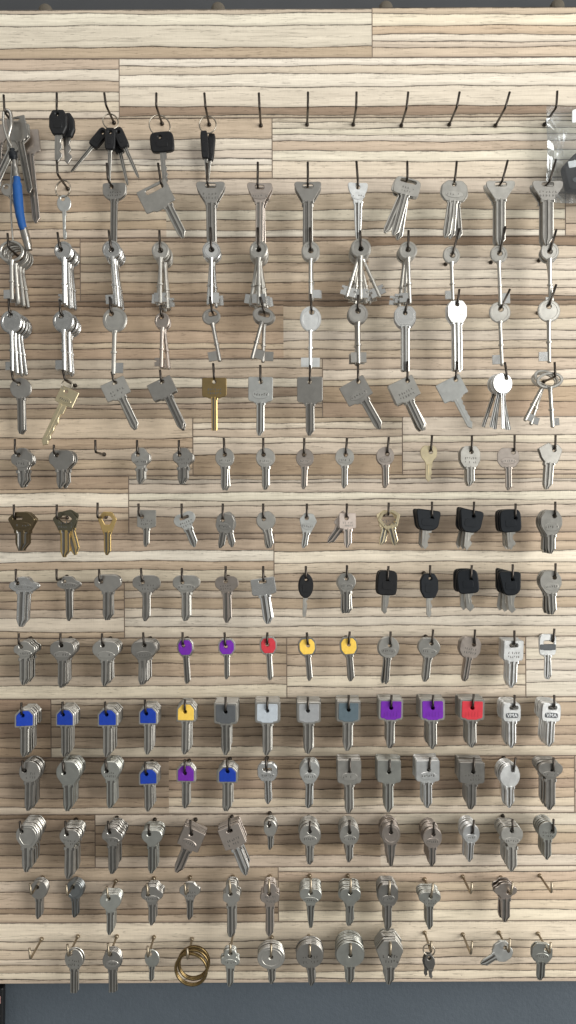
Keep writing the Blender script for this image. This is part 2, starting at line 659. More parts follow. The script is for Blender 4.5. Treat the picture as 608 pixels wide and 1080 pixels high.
def mass_add(sp, mw):
    for pn, mb, mt, sub in parts_of(sp):
        for bb, mm in [(mb, mt)] + [(q[1], q[2]) for q in sub[:1] if q[0] == 'coloured_cover']:
            m = M[mm]
            if m not in MASS_MATS:
                MASS_MATS.append(m)
            mi = MASS_MATS.index(m)
            vs = [tuple(mw @ (Vector(p) * sp['k'])) for p in bb.v]
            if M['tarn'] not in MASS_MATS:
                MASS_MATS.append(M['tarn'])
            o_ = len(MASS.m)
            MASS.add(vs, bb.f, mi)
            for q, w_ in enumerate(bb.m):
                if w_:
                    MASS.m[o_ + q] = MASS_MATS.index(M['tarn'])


def pose(pos, ang, yaw, pitch):
    return Matrix.Translation(pos) @ Matrix.Rotation(math.radians(-ang), 4, 'Y') @ Matrix.Rotation(yaw, 4, 'Z') @ Matrix.Rotation(pitch, 4, 'X')


THIRDS = []


def label_for(look, i, n, col, row):
    where = f'on the {ORD[col]} hook, {ORD[row]} row down'
    if n == 1:
        return f'{look} hanging alone {where}'
    if i == 0:
        return f'{look}, front of those {where}'
    return f'{look}, {ORD[i + 1]} from the front {where}'


def bunch(row, col, line):
    """tx ty bx by shape w h up dx bw endy ang n mat options"""
    t = line.split()
    tx, ty, bx, by = map(float, t[:4])
    if len(t) == 4 or t[4] == '-':
        make_hook(row, col, tx, ty, bx, by, 'left empty')
        return
    shape = t[4]
    w, h, up, dx, bw, ey, ang = map(float, t[5:12])
    n, mat = int(t[12]), t[13]
    opt = dict(x.split('=') for x in t[14:])
    make_hook(row, col, tx, ty, bx, by, 'holding ' + ('a key' if n == 1 else 'keys'))
    kind = opt.get('kind', 'key')
    d0 = float(opt.get('d', HOOK - 3.1))
    pitch = float(opt.get('p', {'lever': 7.0, 'car': 7.0}.get(kind, 2.6)))
    if kind == 'key' and n >= 5 and 'fan' not in opt and 'p' not in opt:
        n = int(n * 1.35)
    pitch = min(pitch, (d0 - 5.0) / max(1, n - 1))
    bend = at(bx, by, HOOK)
    sp = dict(shape=shape, w=w, h=h, up=up, dx=dx, bw=bw, mat=mat, kind=kind, seed=row * 20 + col)
    sp['k'] = (1 - d0 / DIST) * U
    drop = 0.0
    if 'ring' in opt:
        rr = float(opt['ring'])
        drop = 2 * rr - 1.2
    sp['L'] = (ey - by - drop) / max(.3, math.cos(math.radians(ang)))
    for q in ('bm', 'ins', 'emb', 'tip', 'hole', 'bits'):
        if q in opt:
            sp[q] = opt[q]
    for q in ('bx', 'sx', 'sr'):
        if q in opt:
            sp[q] = float(opt[q])
    for q in ('slot', 'bit'):
        if q in opt:
            sp[q] = tuple(map(float, opt[q].split('x')))
    for q in ('thin', 'plainbit'):
        if q in opt:
            sp[q] = True
    if 'cut' in opt:
        sp['cut'] = row * 20 + col
    if kind == 'lever' and 'open' in opt:
        sp['hole'] = ellipse(dx, up - h / 2, w / 2 - 2.2, h / 2 - 2.2, 24)
    if kind == 'car' and 'hole' in sp:
        del sp['hole']
    fan = [float(a) for a in opt['fan'].split(',')] if 'fan' in opt else None
    if 'look' in opt:
        look = opt['look'].replace('_', ' ')
    elif kind == 'lever':
        look = f'{LOOK[mat]} {SHAPE_WORD[shape]} lever key'
    elif kind == 'car':
        look = 'black-headed car key'
    elif 'ins' in sp:
        look = {'dgrey': 'charcoal', 'lgrey': 'light grey', 'slate': 'slate'}.get(sp['ins'], sp['ins']) + '-headed key'
    else:
        look = f'{LOOK[mat]} {SHAPE_WORD[shape]}-bowed key'.replace('shaped-bowed', 'shaped').replace('sided-bowed', 'sided')
    back_look = look
    if 'back' in opt:
        back_look = opt['back'].replace('_', ' ')
    name = {'key': 'key', 'lever': 'lever_key', 'car': 'car_key'}[kind]
    if 'ring' in opt:
        m = MB()
        m.ring((0, 0, 0), rr * sp['k'] / 1, .62 * U, n=40)
        m.ring((0, .7 * U, 0), rr * sp['k'] * .985, .62 * U, n=40)
        ro = link('split_ring', m.mesh('split_ring', [M['ring']]))
        p = Vector((bend.x, -d0 * U, bend.z))
        ro.location = p + Vector((0, 0, -(rr - 1.6) * sp['k']))
        ro.rotation_euler = (0, 0, math.radians(R.uniform(-18, 18)))
        tag(ro, f'thin wire split ring {"holding a key" if n == 1 else "holding keys"} on the {ORD[col]} hook of the {ORD[row]} row down', 'ring', 'split rings')
    first = None
    individual = n if kind in ('lever', 'car') else min(n, int(opt.get('own', 2)))
    R2 = random.Random(row * 97 + col)
    spread = [float(a) for a in opt['spread'].split(',')] if 'spread' in opt else None
    for i in range(n):
        a = ang + (fan[i % len(fan)] if fan else (R2.gauss(0, .8) if i else R2.gauss(0, .5)))
        d = d0 - i * pitch
        sway = R2.gauss(0, .45) if i else 0
        lift = 0
        if spread:
            sway = spread[i % len(spread)]
            lift = abs(sway) * .35
        pos = Vector((bend.x + sway * U, -d * U, bend.z - (drop - lift) * sp['k'] - (abs(R2.gauss(0, .4)) * U if i else 0)))
        yaw = R2.gauss(0, .022 if i and not fan else .06)
        if bx > 380 and mat != 'wh':
            yaw = min(yaw, .03) - .05 * (bx - 380) / 200
        if i == 0 and mat == 'wh':
            yaw = .02 + float(opt.get('yaw', 0))
        mw = pose(pos, a, yaw, R2.gauss(0, .015 if i and not fan else .035))
        if i < individual:
            if first is None:
                o = first = build_key(sp, name)
            else:
                o = copy_tree(first)
            o.matrix_world = mw
            tag(o, label_for(look if i == 0 else back_look, i, n, col, row), {'key': 'key', 'lever': 'lever key', 'car': 'car key'}[kind],
                {'key': 'key blanks hanging on the board', 'lever': 'lever keys hanging on the board', 'car': 'black-headed car keys'}[kind])
            COUNT[name] += 1
        else:
            mass_add(sp, mw)


LEV = 'kind=lever'
ROWS = {
 1: """
4 100 5 118 rect 20 26 2 6 8 196 4 2 dk kind=key slot=8x3 fan=6,-8 d=20 p=5
60 98 60 117 oct 19 26 2 1 8 170 0 2 blk kind=car fan=0,5 p=9 spread=0,4 bm=dk
110 98 112 111 rrect 11 23 1 0 4 183 0 4 blk kind=car thin=1 ring=8 d=16 fan=-2,24,-40,13 p=3.4 spread=0,6,-7,3
165 98 165 112 rrect 25 21 4 2 7 192 5 1 blk kind=car ring=11 d=15 bm=dk
216 98 217 113 rrect 8 29 1 0 3.4 183 0 2 blk kind=car thin=1 ring=9 d=15 fan=4,-5 p=5 spread=-4,4
273 98 274 114 -
325 97 325 113 -
376 97 376 113 -
431 97 429 114 -
485 97 482 113 -
538 97 533 114 -
588 96 587 113 -
""",
 2: """
60 169 61 184 oval 15 18 3 1 4 245 2 1 al cut=1 ring=9 d=18 look=small_pale_flat_key
113 172 114 189 tee 25 18 3 3 8 258 0 2 dk d=20 emb=t
167 172 170 193 sq 34 28 4 -11 10 247 27 1 ni bx=-4 slot=20x4.5 sx=-9 look=large_slotted_key_hanging_aslant
218 172 219 193 tri 31 23 3 3 11 258 0 2 dk slot=11x4 p=9 emb=t
272 171 272 195 tri 27 22 4 2 9 258 0 2 wm slot=9x4 p=9 emb=o
325 171 325 194 tri 29 22 4 0 11 260 0 2 dk slot=11x4 p=9
376 170 378 195 tri 22 22 4 0 8 253 0 1 wh yaw=.08 tip=slim emb=o
430 170 430 188 rrect 28 19 2 2 9 248 -15 3 ni slot=17x3.2 fan=0,-8,6 own=3 emb=t
482 170 480 190 oct 27 22 1 1 9 250 -4 3 ni fan=0,-5,8 emb=o own=3
536 169 530 191 tri 31 21 2 -1 11 258 0 2 ni slot=12x4 p=9
587 168 580 191 tri 33 22 2 -1 13 258 0 2 dk slot=12x4 p=9 emb=t
""",
 3: """
8 246 9 261 round 25 22 8 2 4 317 2 5 ni kind=lever bits=l fan=0,1,2,4,6 open=1 sr=2.2
61 245 63 261 round 18 18 7 3 4 320 1 5 br kind=lever bits=l bit=4x9 fan=0,0,1,3,4
115 243 117 261 round 18 18 8 0 4 321 4 5 br kind=lever bits=l bit=8x10 fan=0,1,3,4 look=brassy_round_lever_key
168 243 169 262 round 17 18 8 0 4 320 0 5 ni kind=lever bits=lr bit=4.5x10 fan=0,-4,3,5
222 240 223 261 round 18 18 7 0 4 320 0 3 br kind=lever bits=r bit=6x11 fan=0,-3,4
272 240 273 261 round 18 19 8 0 4 321 0 6 ni kind=lever bits=lr bit=5x10 fan=0,-9,5,-4,9,2 p=4.5
327 240 328 262 round 18 19 8 0 4 315 0 2 ni kind=lever bits=r bit=8x9 fan=0,2
380 243 381 260 round 20 19 9 0 4 315 0 7 ni kind=lever bits=lr bit=6x10 fan=0,-17,24,-10,8,-4,13 p=4
431 243 431 261 round 18 18 7 0 4 320 0 3 ni kind=lever bits=l bit=9x10 fan=2,-3,-7
485 241 478 267 round 17 18 8 -1 4 317 2 1 ni kind=lever bits=l plainbit=1 bit=6x9
533 239 528 265 round 17 18 7 -1 4 322 1 1 ni kind=lever bits=r plainbit=1 bit=8x11
587 242 581 263 round 18 18 8 0 4 320 -1 2 ni kind=lever bits=l fan=2,6 bit=3x6
""",
 4: """
9 315 10 330 oval 22 23 3 1 4 392 2 5 br kind=lever bits=l bit=5x9 fan=0,1,3,5
63 316 64 331 round 21 21 4 2 4 391 1 5 br kind=lever bits=l bit=7x10 fan=0,1,2,3
116 313 117 329 oval 24 25 5 4 4 395 0 1 ni kind=lever bits=r bit=8x11 sr=2.4
170 322 170 332 oval 15 17 3 1 4 388 0 2 wm kind=lever bits=l bit=5x9 fan=-1,7
222 313 224 329 oval 18 16 4 -2 4 380 11 1 dk slot=9x4.5 kind=lever bits=l plainbit=1 bit=9x10 sr=2.2
275 313 279 329 oval 22 16 5 0 4 380 0 2 dk slot=12x5 kind=lever bits=r bit=9x10 plainbit=1 fan=-15,-2
328 310 329 327 oval 21 25 4 -1 4 388 0 1 wh yaw=.05 kind=lever bits=lr bit=8x10 emb=t look=shiny_large-oval_lever_key
378 311 378 326 round 20 20 6 0 4 384 0 2 dk kind=lever bits=lr bit=6x11 sr=2.3
431 315 428 328 oct 23 22 6 0 9 390 0 3 br emb=c tip=flat
485 305 483 319 oct 21 24 3 0 10 390 0 4 wh tip=flat yaw=.085 emb=o
538 305 529 324 round 21 21 6 -1 4 385 2 1 ni kind=lever bits=l plainbit=1 bit=8x10
587 300 580 321 round 22 22 5 0 4 382 1 1 ni kind=lever bits=l plainbit=1 bit=9x10 sr=2.2
""",
 5: """
12 387 14 401 round 22 22 5 2 8 455 0 2 dk d=20
66 390 69 401 sq 21 20 3 3 9 468 -25 1 pg ring=5.5 cut=1 d=30 look=pale_brass_key_hanging_aslant emb=o
118 392 120 402 sq 27 21 2 -2 9 452 25 2 ni bx=0 slot=5x3 sx=0 emb=t
169 390 170 401 sq 27 21 2 -3 9 452 25 2 dk bx=-1 slot=5x3 sx=0
225 383 226 399 rect 26 22 1 0 6.5 454 0 1 bh bm=go tip=flat look=bronze_key_with_golden_blade emb=t
275 385 275 401 rect 26 28 4 0 9 459 0 1 al emb=o
327 385 327 401 rect 27 29 4 0 10 459 0 1 dk
378 384 378 401 sq 29 25 3 -7 10 450 29 1 dk bx=-4 emb=o
430 381 430 400 sq 28 25 3 -7 9 450 25 4 ni bx=-7 fan=0,2,-1,4 emb=t
482 381 481 399 sq 28 24 3 -8 8 448 27 1 al bx=-8 cut=1
533 382 535 397 round 21 22 4 -4 4.5 452 -2 6 wh tip=flat fan=2,-11,8,-5,13,-16 own=6 yaw=.085 back=thin_grey_round-bowed_key emb=t
585 382 586 397 oval 26 16 5 -5 4 450 -5 3 ni kind=lever bits=r bit=5x8 open=1 fan=10,-22,-12 sr=2.2
""",
 6: """
16 463 16 478 lobed 24 25 6 4 12 513 2 3 dk d=26 p=5 fan=0,3,-4 emb=o
57 469 57 478 wide 27 22 4 5 11 514 0 3 dk d=26 p=5 fan=0,-4,4
101 464 101 477 -
145 464 145 478 lobed 20 23 6 3 10 510 0 4 ni emb=o
189 464 189 478 lobed 22 22 6 4 11 510 0 4 dk emb=t
236 462 237 478 round 20 21 6 0 8 517 0 2 ni fan=0,4 emb=o
278 462 278 478 round 20 21 6 2 8 516 0 3 ni emb=o
321 462 321 478 round 19 20 5 1 7 516 -2 1 wm emb=o
366 462 365 478 round 20 20 6 -1 7 515 0 1 ni emb=o
410 461 409 477 round 19 20 6 -2 7 514 0 2 wm emb=o
456 459 455 475 heart 18 22 6 -2 7 508 0 1 pg cut=1
498 459 498 475 oct 21 23 5 -1 9 512 0 3 ni p=5 emb=t
543 459 543 475 oct 23 21 3 -6 7 517 0 1 wm emb=o
586 459 586 473 hooky 25 22 6 -4 10 516 -3 2 ni p=5
""",
 7: """
15 532 15 546 diamond 30 21 6 7 14 581 0 4 bz slot=10x3 sx=3 emb=o
60 532 60 547 diamond 27 21 7 6 11 588 0 2 ol bm=go hole=tri fan=0,15 d=26 emb=t
103 530 103 546 diamond 20 22 6 7 8 586 0 1 go hole=tri d=22
146 531 147 544 rect 20 20 6 5 7 577 0 1 ni d=22 emb=t
192 531 192 546 heart 24 19 5 1 9 577 22 2 al slot=10x3 d=28 emb=t
235 531 235 547 oct 19 21 6 3 8 578 -10 2 dk fan=0,24 emb=o
278 531 278 546 hex 20 20 6 2 8 578 11 3 ni fan=0,-4,-7
324 531 324 545 diamond 19 21 4 2 7 578 -9 1 al emb=o
366 531 366 545 rect 18 18 4 1 9 578 0 2 pk fan=0,-36 emb=t
410 530 410 543 diamond 25 19 4 0 8 575 14 2 pg hole=big fan=0,-27 emb=t
456 529 456 545 trap 27 23 8 -4 10 580 -3 3 nvy kind=car
500 529 500 543 trap 26 25 6 -2 9 581 -6 4 nvy kind=car fan=0,-4,4,-8 p=5
544 531 544 545 rrect 22 24 8 -5 9 580 4 3 nvy kind=car
586 529 586 543 hex 22 27 5 -3 9 584 0 6 ni fan=0,-3,2,-5,3,-2 emb=o own=3
""",
 8: """
17 600 17 614 schl 30 16 5 7 13 661 -2 4 br emb=o
60 600 60 612 schl 25 14 3 9 8 656 0 3 dk d=24 emb=o
105 600 105 613 wide 29 19 6 7 11 655 0 3 dk d=28
149 599 150 613 wide 29 19 6 4 9 655 0 2 dk emb=t
192 599 192 613 wide 28 19 6 4 10 655 0 3 ni emb=o
238 597 238 612 wide 25 18 4 1 10 657 2 1 wm emb=t
278 597 278 613 rect 26 19 3 -1 11 658 9 2 br slot=8x3 sx=-1 bm=wh
323 597 323 610 oval 16 26 5 0 5 652 0 1 blk kind=car
366 596 366 609 hex 19 20 4 0 8 647 0 3 ni fan=0,-3,4 emb=o
410 597 409 612 rrect 21 26 10 0 7 648 -3 2 blk kind=car
454 596 454 608 oct 19 26 3 -1 7 652 2 1 nvy kind=car
498 596 497 610 rrect 22 25 9 -3 9 645 6 3 nvy kind=car fan=0,-10,-5
541 595 541 610 trap 23 26 8 -2 9 647 5 3 nvy kind=car fan=0,-8,-14
586 594 586 608 hex 22 25 6 -4 9 648 3 5 ni fan=0,-3,2,-5,1 own=3 emb=o
""",
 9: """
20 668 20 680 lobed 23 19 3 5 11 723 0 4 ni emb=o p=5
64 668 64 680 wide 26 21 3 1 9 726 0 6 dk emb=o
108 668 108 680 wide 29 21 3 3 10 724 0 6 ni emb=o
151 667 152 680 wide 26 21 3 -1 9 723 0 6 dk emb=o
193 667 193 680 oct 17 19 6 2 6.5 722 3 3 dk ins=purple
237 667 238 681 oct 18 18 7 1 6 717 0 2 ni ins=purple
282 667 282 679 oct 18 19 7 1 6 718 3 2 ni ins=red
324 667 325 680 oct 19 19 7 -1 6.5 718 5 2 dk ins=yellow
369 666 368 679 oct 19 20 7 0 7.5 719 4 2 dk ins=yellow
412 666 412 680 round 22 23 8 -1 6 722 -4 3 ni emb=o fan=0,-3,2
457 664 456 678 hex 23 21 4 -2 8 720 -6 4 ni emb=o
501 664 501 679 oct 22 22 6 -3 7 720 -8 4 wm emb=t
543 665 543 680 rect 21 23 4 0 10 726 -2 6 wh emb=t slot=9x4 sx=0
585 663 584 677 rrect 18 23 8 -5 7 717 0 2 wh emb=b slot=11x5 sx=-4
""",
 10: """
23 741 23 754 pent 20 19 5 2 9 799 0 8 ni ins=blue
66 740 66 753 pent 20 19 5 2 9 799 0 8 ni ins=blue
111 740 112 753 pent 21 19 5 1 10 799 0 8 ni ins=blue
153 738 154 752 pent 20 19 6 2 9 796 0 8 ni ins=blue
195 738 195 750 pent 20 20 8 1 9 796 0 6 ni ins=yellow
238 735 238 750 rect 25 24 8 0 10 797 0 8 ni ins=dgrey
282 735 282 749 rect 26 24 8 0 10 797 0 8 ni ins=lgrey
325 735 325 749 rect 25 24 8 1 10 796 0 8 ni ins=grey
368 733 368 748 rect 25 24 8 0 10 793 0 8 ni ins=slate
413 733 413 746 rect 26 24 8 0 9 790 0 7 ni ins=purple
457 733 457 746 rect 26 24 8 0 9 790 0 7 ni ins=purple
500 732 499 746 rect 26 24 8 0 9 789 0 7 ni ins=red
543 733 543 746 rrect 19 20 4 -2 9 789 0 8 wh emb=v slot=9x4 sx=0
585 733 585 746 rrect 20 20 4 -2 9 788 -3 8 wh emb=v slot=9x4 sx=-1
""",
 11: """
24 802 24 814 round 22 23 9 5 10 857 0 6 dk d=29 emb=t
66 802 67 815 hex 25 26 11 4 11 857 0 7 gr
111 801 112 813 hex 20 21 9 4 9 854 0 6 gr emb=t
153 803 154 816 pent 20 18 5 2 9 857 0 7 ni ins=blue
195 801 195 815 pent 20 19 8 1 9 853 0 4 ni ins=purple
240 800 240 813 pent 21 18 4 0 9 857 0 6 ni ins=blue
281 799 281 812 oct 21 19 6 1 7 849 2 4 br slot=9x3 emb=o
326 800 327 813 hex 21 24 9 0 8 854 0 5 al emb=o
369 800 369 815 rect 25 26 12 0 9 858 0 7 ni emb=o
411 801 411 814 rect 25 25 11 0 9 857 0 7 gr
454 799 453 812 rect 25 24 9 -1 9 853 0 7 wh emb=o
500 799 500 814 rect 26 24 9 -1 10 855 0 8 dk emb=t
544 799 542 812 round 22 25 5 -3 9 853 0 6 wh yaw=.085
584 799 584 813 heart 26 19 8 -2 11 855 0 7 dk emb=o
""",
 12: """
21 866 22 877 hex 24 25 6 6 12 921 0 8 ni emb=c
69 866 70 880 heart 23 20 4 3 11 928 0 8 ni emb=t
114 866 115 878 lobed 23 20 4 3 10 923 0 8 dk emb=o
157 869 157 880 heart 23 19 4 3 9 923 0 7 gr
201 865 202 880 sq 24 24 5 2 10 921 -24 6 wm emb=o
242 863 242 877 sq 24 25 4 0 11 923 22 6 wm bm=br slot=6x3 emb=t
284 866 284 873 oval 14 18 4 1 5.5 901 0 5 ni d=26
327 866 327 877 round 22 23 6 0 7 913 0 8 ni emb=o
369 865 369 878 round 21 22 7 0 8 910 0 8 ni emb=o
413 866 413 878 round 20 23 8 0 9 915 0 8 wm tip=slim emb=c
458 867 458 880 round 20 22 6 -1 8 915 0 8 wm emb=o
500 865 499 879 round 18 20 8 -1 7 910 -3 8 wh emb=o
541 864 541 876 heart 24 22 3 0 11 919 0 8 ni emb=o
584 864 584 877 round 19 20 9 -5 8 908 0 6 gr emb=t
""",
 13: """
32 932 33 944 round 18 20 6 2 7 978 0 4 dk d=18
70 933 71 945 round 19 20 6 2 7 978 0 4 st d=16 emb=c
113 935 114 948 heart 23 20 4 2 8 986 0 5 gr
155 932 156 945 lobed 23 20 9 4 8 977 0 5 dk emb=o
195 932 196 944 lobed 22 20 9 3 7 975 0 2 dk d=26 emb=t
242 928 243 943 clover 18 25 10 1 9 990 0 5 ni
284 928 284 943 clover 20 25 10 1 8 988 0 5 wm emb=t
328 927 328 942 heart 24 19 4 0 7 980 0 7 gr tip=slim emb=o
370 927 370 942 heart 23 20 4 0 7 979 0 7 gr
411 929 411 944 oct 21 23 10 -1 8 983 0 6 dk emb=o
457 932 455 946 heart 24 16 4 -1 7 981 0 6 gr emb=t
498 931 497 943 -
541 930 539 944 lobed 24 18 9 -3 10 977 0 3 wm d=28 p=5 fan=0,3,-3
582 930 582 942 -
""",
 14: """
31 1000 32 1012 -
71 996 72 1009 round 20 22 4 4 8 1051 0 2 ni d=28 tip=flat emb=t
114 995 115 1009 round 20 21 3 2 8 1050 0 4 dk d=30 tip=flat emb=o
156 998 156 1010 round 16 19 3 3 6 1041 -2 1 gr d=26
198 1000 198 1012 -
243 995 243 1006 clover 20 20 3 0 8 1041 0 4 gr emb=o
286 996 286 1010 round 29 24 10 0 8 1039 2 5 ni emb=c
327 997 327 1009 round 29 27 13 0 8 1041 5 5 dk emb=t
370 996 370 1008 round 30 27 13 0 9 1039 0 7 gr
412 995 412 1008 diamond 29 30 15 0 10 1041 0 7 ni emb=t
455 993 455 1005 hex 11 17 2 0 5 1039 3 2 tarn ring=6 cut=1 d=24 fan=4,-9 p=4 look=small_dark_tarnished_key
498 993 497 1007 -
538 990 537 1005 oct 20 19 4 2 8 1021 -60 2 al d=26 fan=0,6
581 994 580 1006 oct 21 21 5 -4 8 1041 -2 2 gr d=26 emb=o
""",
}
for r_, block in ROWS.items():
    c0 = 0
    for ln in block.strip().splitlines():
        c0 += 1
        colno = c0
        bunch(r_, colno, ln)

if MASS.v:
    mo = link('packed_keys', MASS.mesh('packed_keys', MASS_MATS))
    tag(mo, 'remaining grey key blanks packed behind the front ones on their hooks', 'keys', None, 'stuff')

# ------------------------------------------------------------------ old gold rings on the fifth hook of the lowest row
bp = at(198, 1012, HOOK)
k = (1 - 28 / DIST) * U
for i, (rad, dxx) in enumerate(((16.8, 3), (15.4, 5), (16.4, 4.4))):
    m = MB()
    m.ring((0, 0, 0), rad * k, 1.25 * k, n=48)
    m.ring((0, 1.9 * k, 0), rad * k * .985, 1.25 * k, n=48)
    o = link('key_ring', m.mesh('key_ring', [M['gring']]))
    o.location = (bp.x + dxx * k, -(31 - i * 5.5) * U, bp.z - (rad - 3) * k + 14 * k * .0)
    o.rotation_euler = (math.radians(2 - 2 * i), 0, math.radians(5 * i - 6))
    tag(o, ['thick old-gold split ring, front of three on the lowest row', 'smaller old-gold split ring between the two larger ones on the lowest row',
            'old-gold split ring hanging nearest the wood on the lowest row'][i], 'ring', 'old gold split rings')

# ------------------------------------------------------------------ lanyard at the upper corner
def tube_part(name, pts, rad, mat, parent, n=10, flat=1.0):
    m = MB()
    P = [at(*p) for p in pts]
    # smooth the path
    Q = []
    for i in range(len(P) - 1):
        p0, p1, p2, p3 = P[max(i - 1, 0)], P[i], P[i + 1], P[min(i + 2, len(P) - 1)]
        for s in range(6):
            t = s / 6
            Q.append(.5 * ((2 * p1) + (p2 - p0) * t + (2 * p0 - 5 * p1 + 4 * p2 - p3) * t * t + (3 * p1 - p0 - 3 * p2 + p3) * t ** 3))
    Q.append(P[-1])
    o0 = parent.location
    rr = rad if not isinstance(rad, list) else [rad[min(len(rad) - 1, int(i / len(Q) * len(rad)))] * U for i in range(len(Q))]
    m.tube([q - o0 for q in Q], rr if isinstance(rr, list) else rad * U, n)
    return link(name, m.mesh(name, [M[mat]]), parent)


lan = bpy.data.objects.new('lanyard', None)
COL.objects.link(lan)
lan.location = at(6, 118, 30)
tag(lan, 'steel snap hook lanyard with bright blue sleeve hanging at the upper left', 'lanyard')
tube_part('snap_hook', [(5, 116, 33), (11, 119, 33), (12, 132, 34), (9, 146, 34), (13, 158, 34)], 2.0, 'dk', lan)
tube_part('spring_gate', [(4, 118, 36), (4, 132, 36), (8, 146, 36), (12, 154, 36)], 1.2, 'ni', lan)
tube_part('collar', [(13, 157, 34), (14, 163, 34), (15, 169, 34)], [2.6, 4.3, 4.3, 2.8], 'nvy', lan)
tube_part('swivel_pin', [(15, 168, 34), (17, 178, 34), (18, 188, 34)], [2.4, 3.0, 3.4], 'dk', lan)
tube_part('sleeve', [(18, 187, 35), (19, 205, 36), (21, 225, 36), (25, 243, 35)], [3.4, 4.6, 4.8, 4.6, 4.4, 4.0, 3.4], 'strap', lan)
tube_part('steel_tail', [(25, 241, 34), (28, 252, 33), (31, 264, 32)], [4.2, 4.2, 4.0, 3.4], 'dk', lan)
tube_part('wire_loop', [(14, 186, 32), (12, 200, 30), (12, 225, 29), (14, 256, 29)], .9, 'ni', lan)
# loose keys hung with it
for lab, px, py, d, ang, spx in (
    ('grey pointed key behind the blue lanyard sleeve', 22, 130, 18, -25, dict(shape='diamond', w=24, h=32, up=3, dx=3, bw=8, L=70, mat='ni')),
    ('dull key beside the steel snap hook at the board edge', 1, 128, 14, -4, dict(shape='hex', w=20, h=26, up=3, dx=0, bw=8, L=82, mat='wm')),
    ('brownish key lying flat against the wood by the collar of the lanyard', 27, 140, 9, 6, dict(shape='rect', w=24, h=26, up=3, dx=2, bw=9, L=96, mat='wm')),
    ('narrow dark key at the very edge below the snap hook', 3, 165, 10, -9, dict(shape='oval', w=15, h=18, up=3, dx=0, bw=6, L=66, mat='st')),
    ('small grey key crossing low behind the blue sleeve', 6, 196, 16, 28, dict(shape='round', w=13, h=14, up=2, dx=0, bw=5, L=44, mat='dk'))):
    spx.update(kind='key', seed=int(px * 3 + py), k=(1 - d / DIST) * U)
    o = build_key(spx, 'key')
    o.matrix_world = pose(at(px, py, d), ang, .1, 0)
    tag(o, lab, 'key', 'key blanks hanging on the board')
    COUNT['key'] += 1

# ------------------------------------------------------------------ clear bag with a remote at the upper right
def bag_material():
    m, nt, p = new_mat('clear_film')
    nt.nodes.remove(p)
    out = nt.nodes['Material Output']
    tr = node(nt, 'ShaderNodeBsdfTransparent')
    tr.inputs[0].default_value = (.90, .92, .93, 1)
    gl = node(nt, 'ShaderNodeBsdfGlossy')
    gl.inputs['Roughness'].default_value = .12
    df = node(nt, 'ShaderNodeBsdfDiffuse')
    df.inputs[0].default_value = (.8, .82, .84, 1)
    fr = node(nt, 'ShaderNodeFresnel')
    fr.inputs[0].default_value = 1.5
    tc = node(nt, 'ShaderNodeTexCoord').outputs['Object']
    bp_ = node(nt, 'ShaderNodeBump')
    bp_.inputs['Strength'].default_value = .8
    bp_.inputs['Distance'].default_value = .003
    vo = node(nt, 'ShaderNodeTexVoronoi', feature='DISTANCE_TO_EDGE')
    vo.inputs['Scale'].default_value = 60
    nt.links.new(mapping(nt, tc, (1, 1, .45)), vo.inputs['Vector'])
    nt.links.new(math_node(nt, 'MINIMUM', vo.outputs['Distance'], .25), bp_.inputs['Height'])
    nt.links.new(bp_.outputs[0], gl.inputs['Normal'])
    nt.links.new(bp_.outputs[0], fr.inputs['Normal'])
    m1, m2 = node(nt, 'ShaderNodeMixShader'), node(nt, 'ShaderNodeMixShader')
    m1.inputs[0].default_value = .055
    nt.links.new(tr.outputs[0], m1.inputs[1])
    nt.links.new(df.outputs[0], m1.inputs[2])
    nt.links.new(math_node(nt, 'MULTIPLY_ADD', fr.outputs[0], .36, .0, clamp=True), m2.inputs[0])
    nt.links.new(m1.outputs[0], m2.inputs[1])
    nt.links.new(gl.outputs[0], m2.inputs[2])
    nt.links.new(m2.outputs[0], out.inputs[0])
    return m


def pillow(name, x0, x1, y0, y1, d, thick, mat, nx=22, ny=26, crumple=2.0, seed=3, slant=0.0):
    """a closed pouch: two sheets joined round their rim"""
    rr = random.Random(seed)
    ph = [rr.uniform(0, 6.3) for _ in range(8)]
    def wob(u, v):
        return crumple * (math.sin(7 * u + 3 * v + ph[0]) * .5 + math.sin(11 * v - 6 * u + ph[1]) * .4 + math.sin(17 * u + 13 * v + ph[2]) * .3)
    v, f = [], []
    def idx(s, i, j):
        return s * (nx + 1) * (ny + 1) + j * (nx + 1) + i
    for s in (0, 1):
        for j in range(ny + 1):
            for i in range(nx + 1):
                a, b = i / nx, j / ny
                puff = (1 - abs(2 * a - 1) ** 3) * (1 - abs(2 * b - 1) ** 3) * thick / 2
                w = wob(a, b)
                v.append(tuple(at(x0 + (x1 - x0) * a + slant * b + .6 * math.sin(9 * b + ph[3]), y0 + (y1 - y0) * b + .5 * math.sin(12 * a + ph[4]),
                                  d + (puff if s else -puff) + w * (1 - abs(2 * a - 1) ** 4))))
    for s in (0, 1):
        for j in range(ny):
            for i in range(nx):
                q = (idx(s, i, j), idx(s, i + 1, j), idx(s, i + 1, j + 1), idx(s, i, j + 1))
                f.append(q if s == 0 else q[::-1])
    m = MB()
    m.add(v, f, 0, True)
    me = m.mesh(name, [mat])
    return link(name, me)


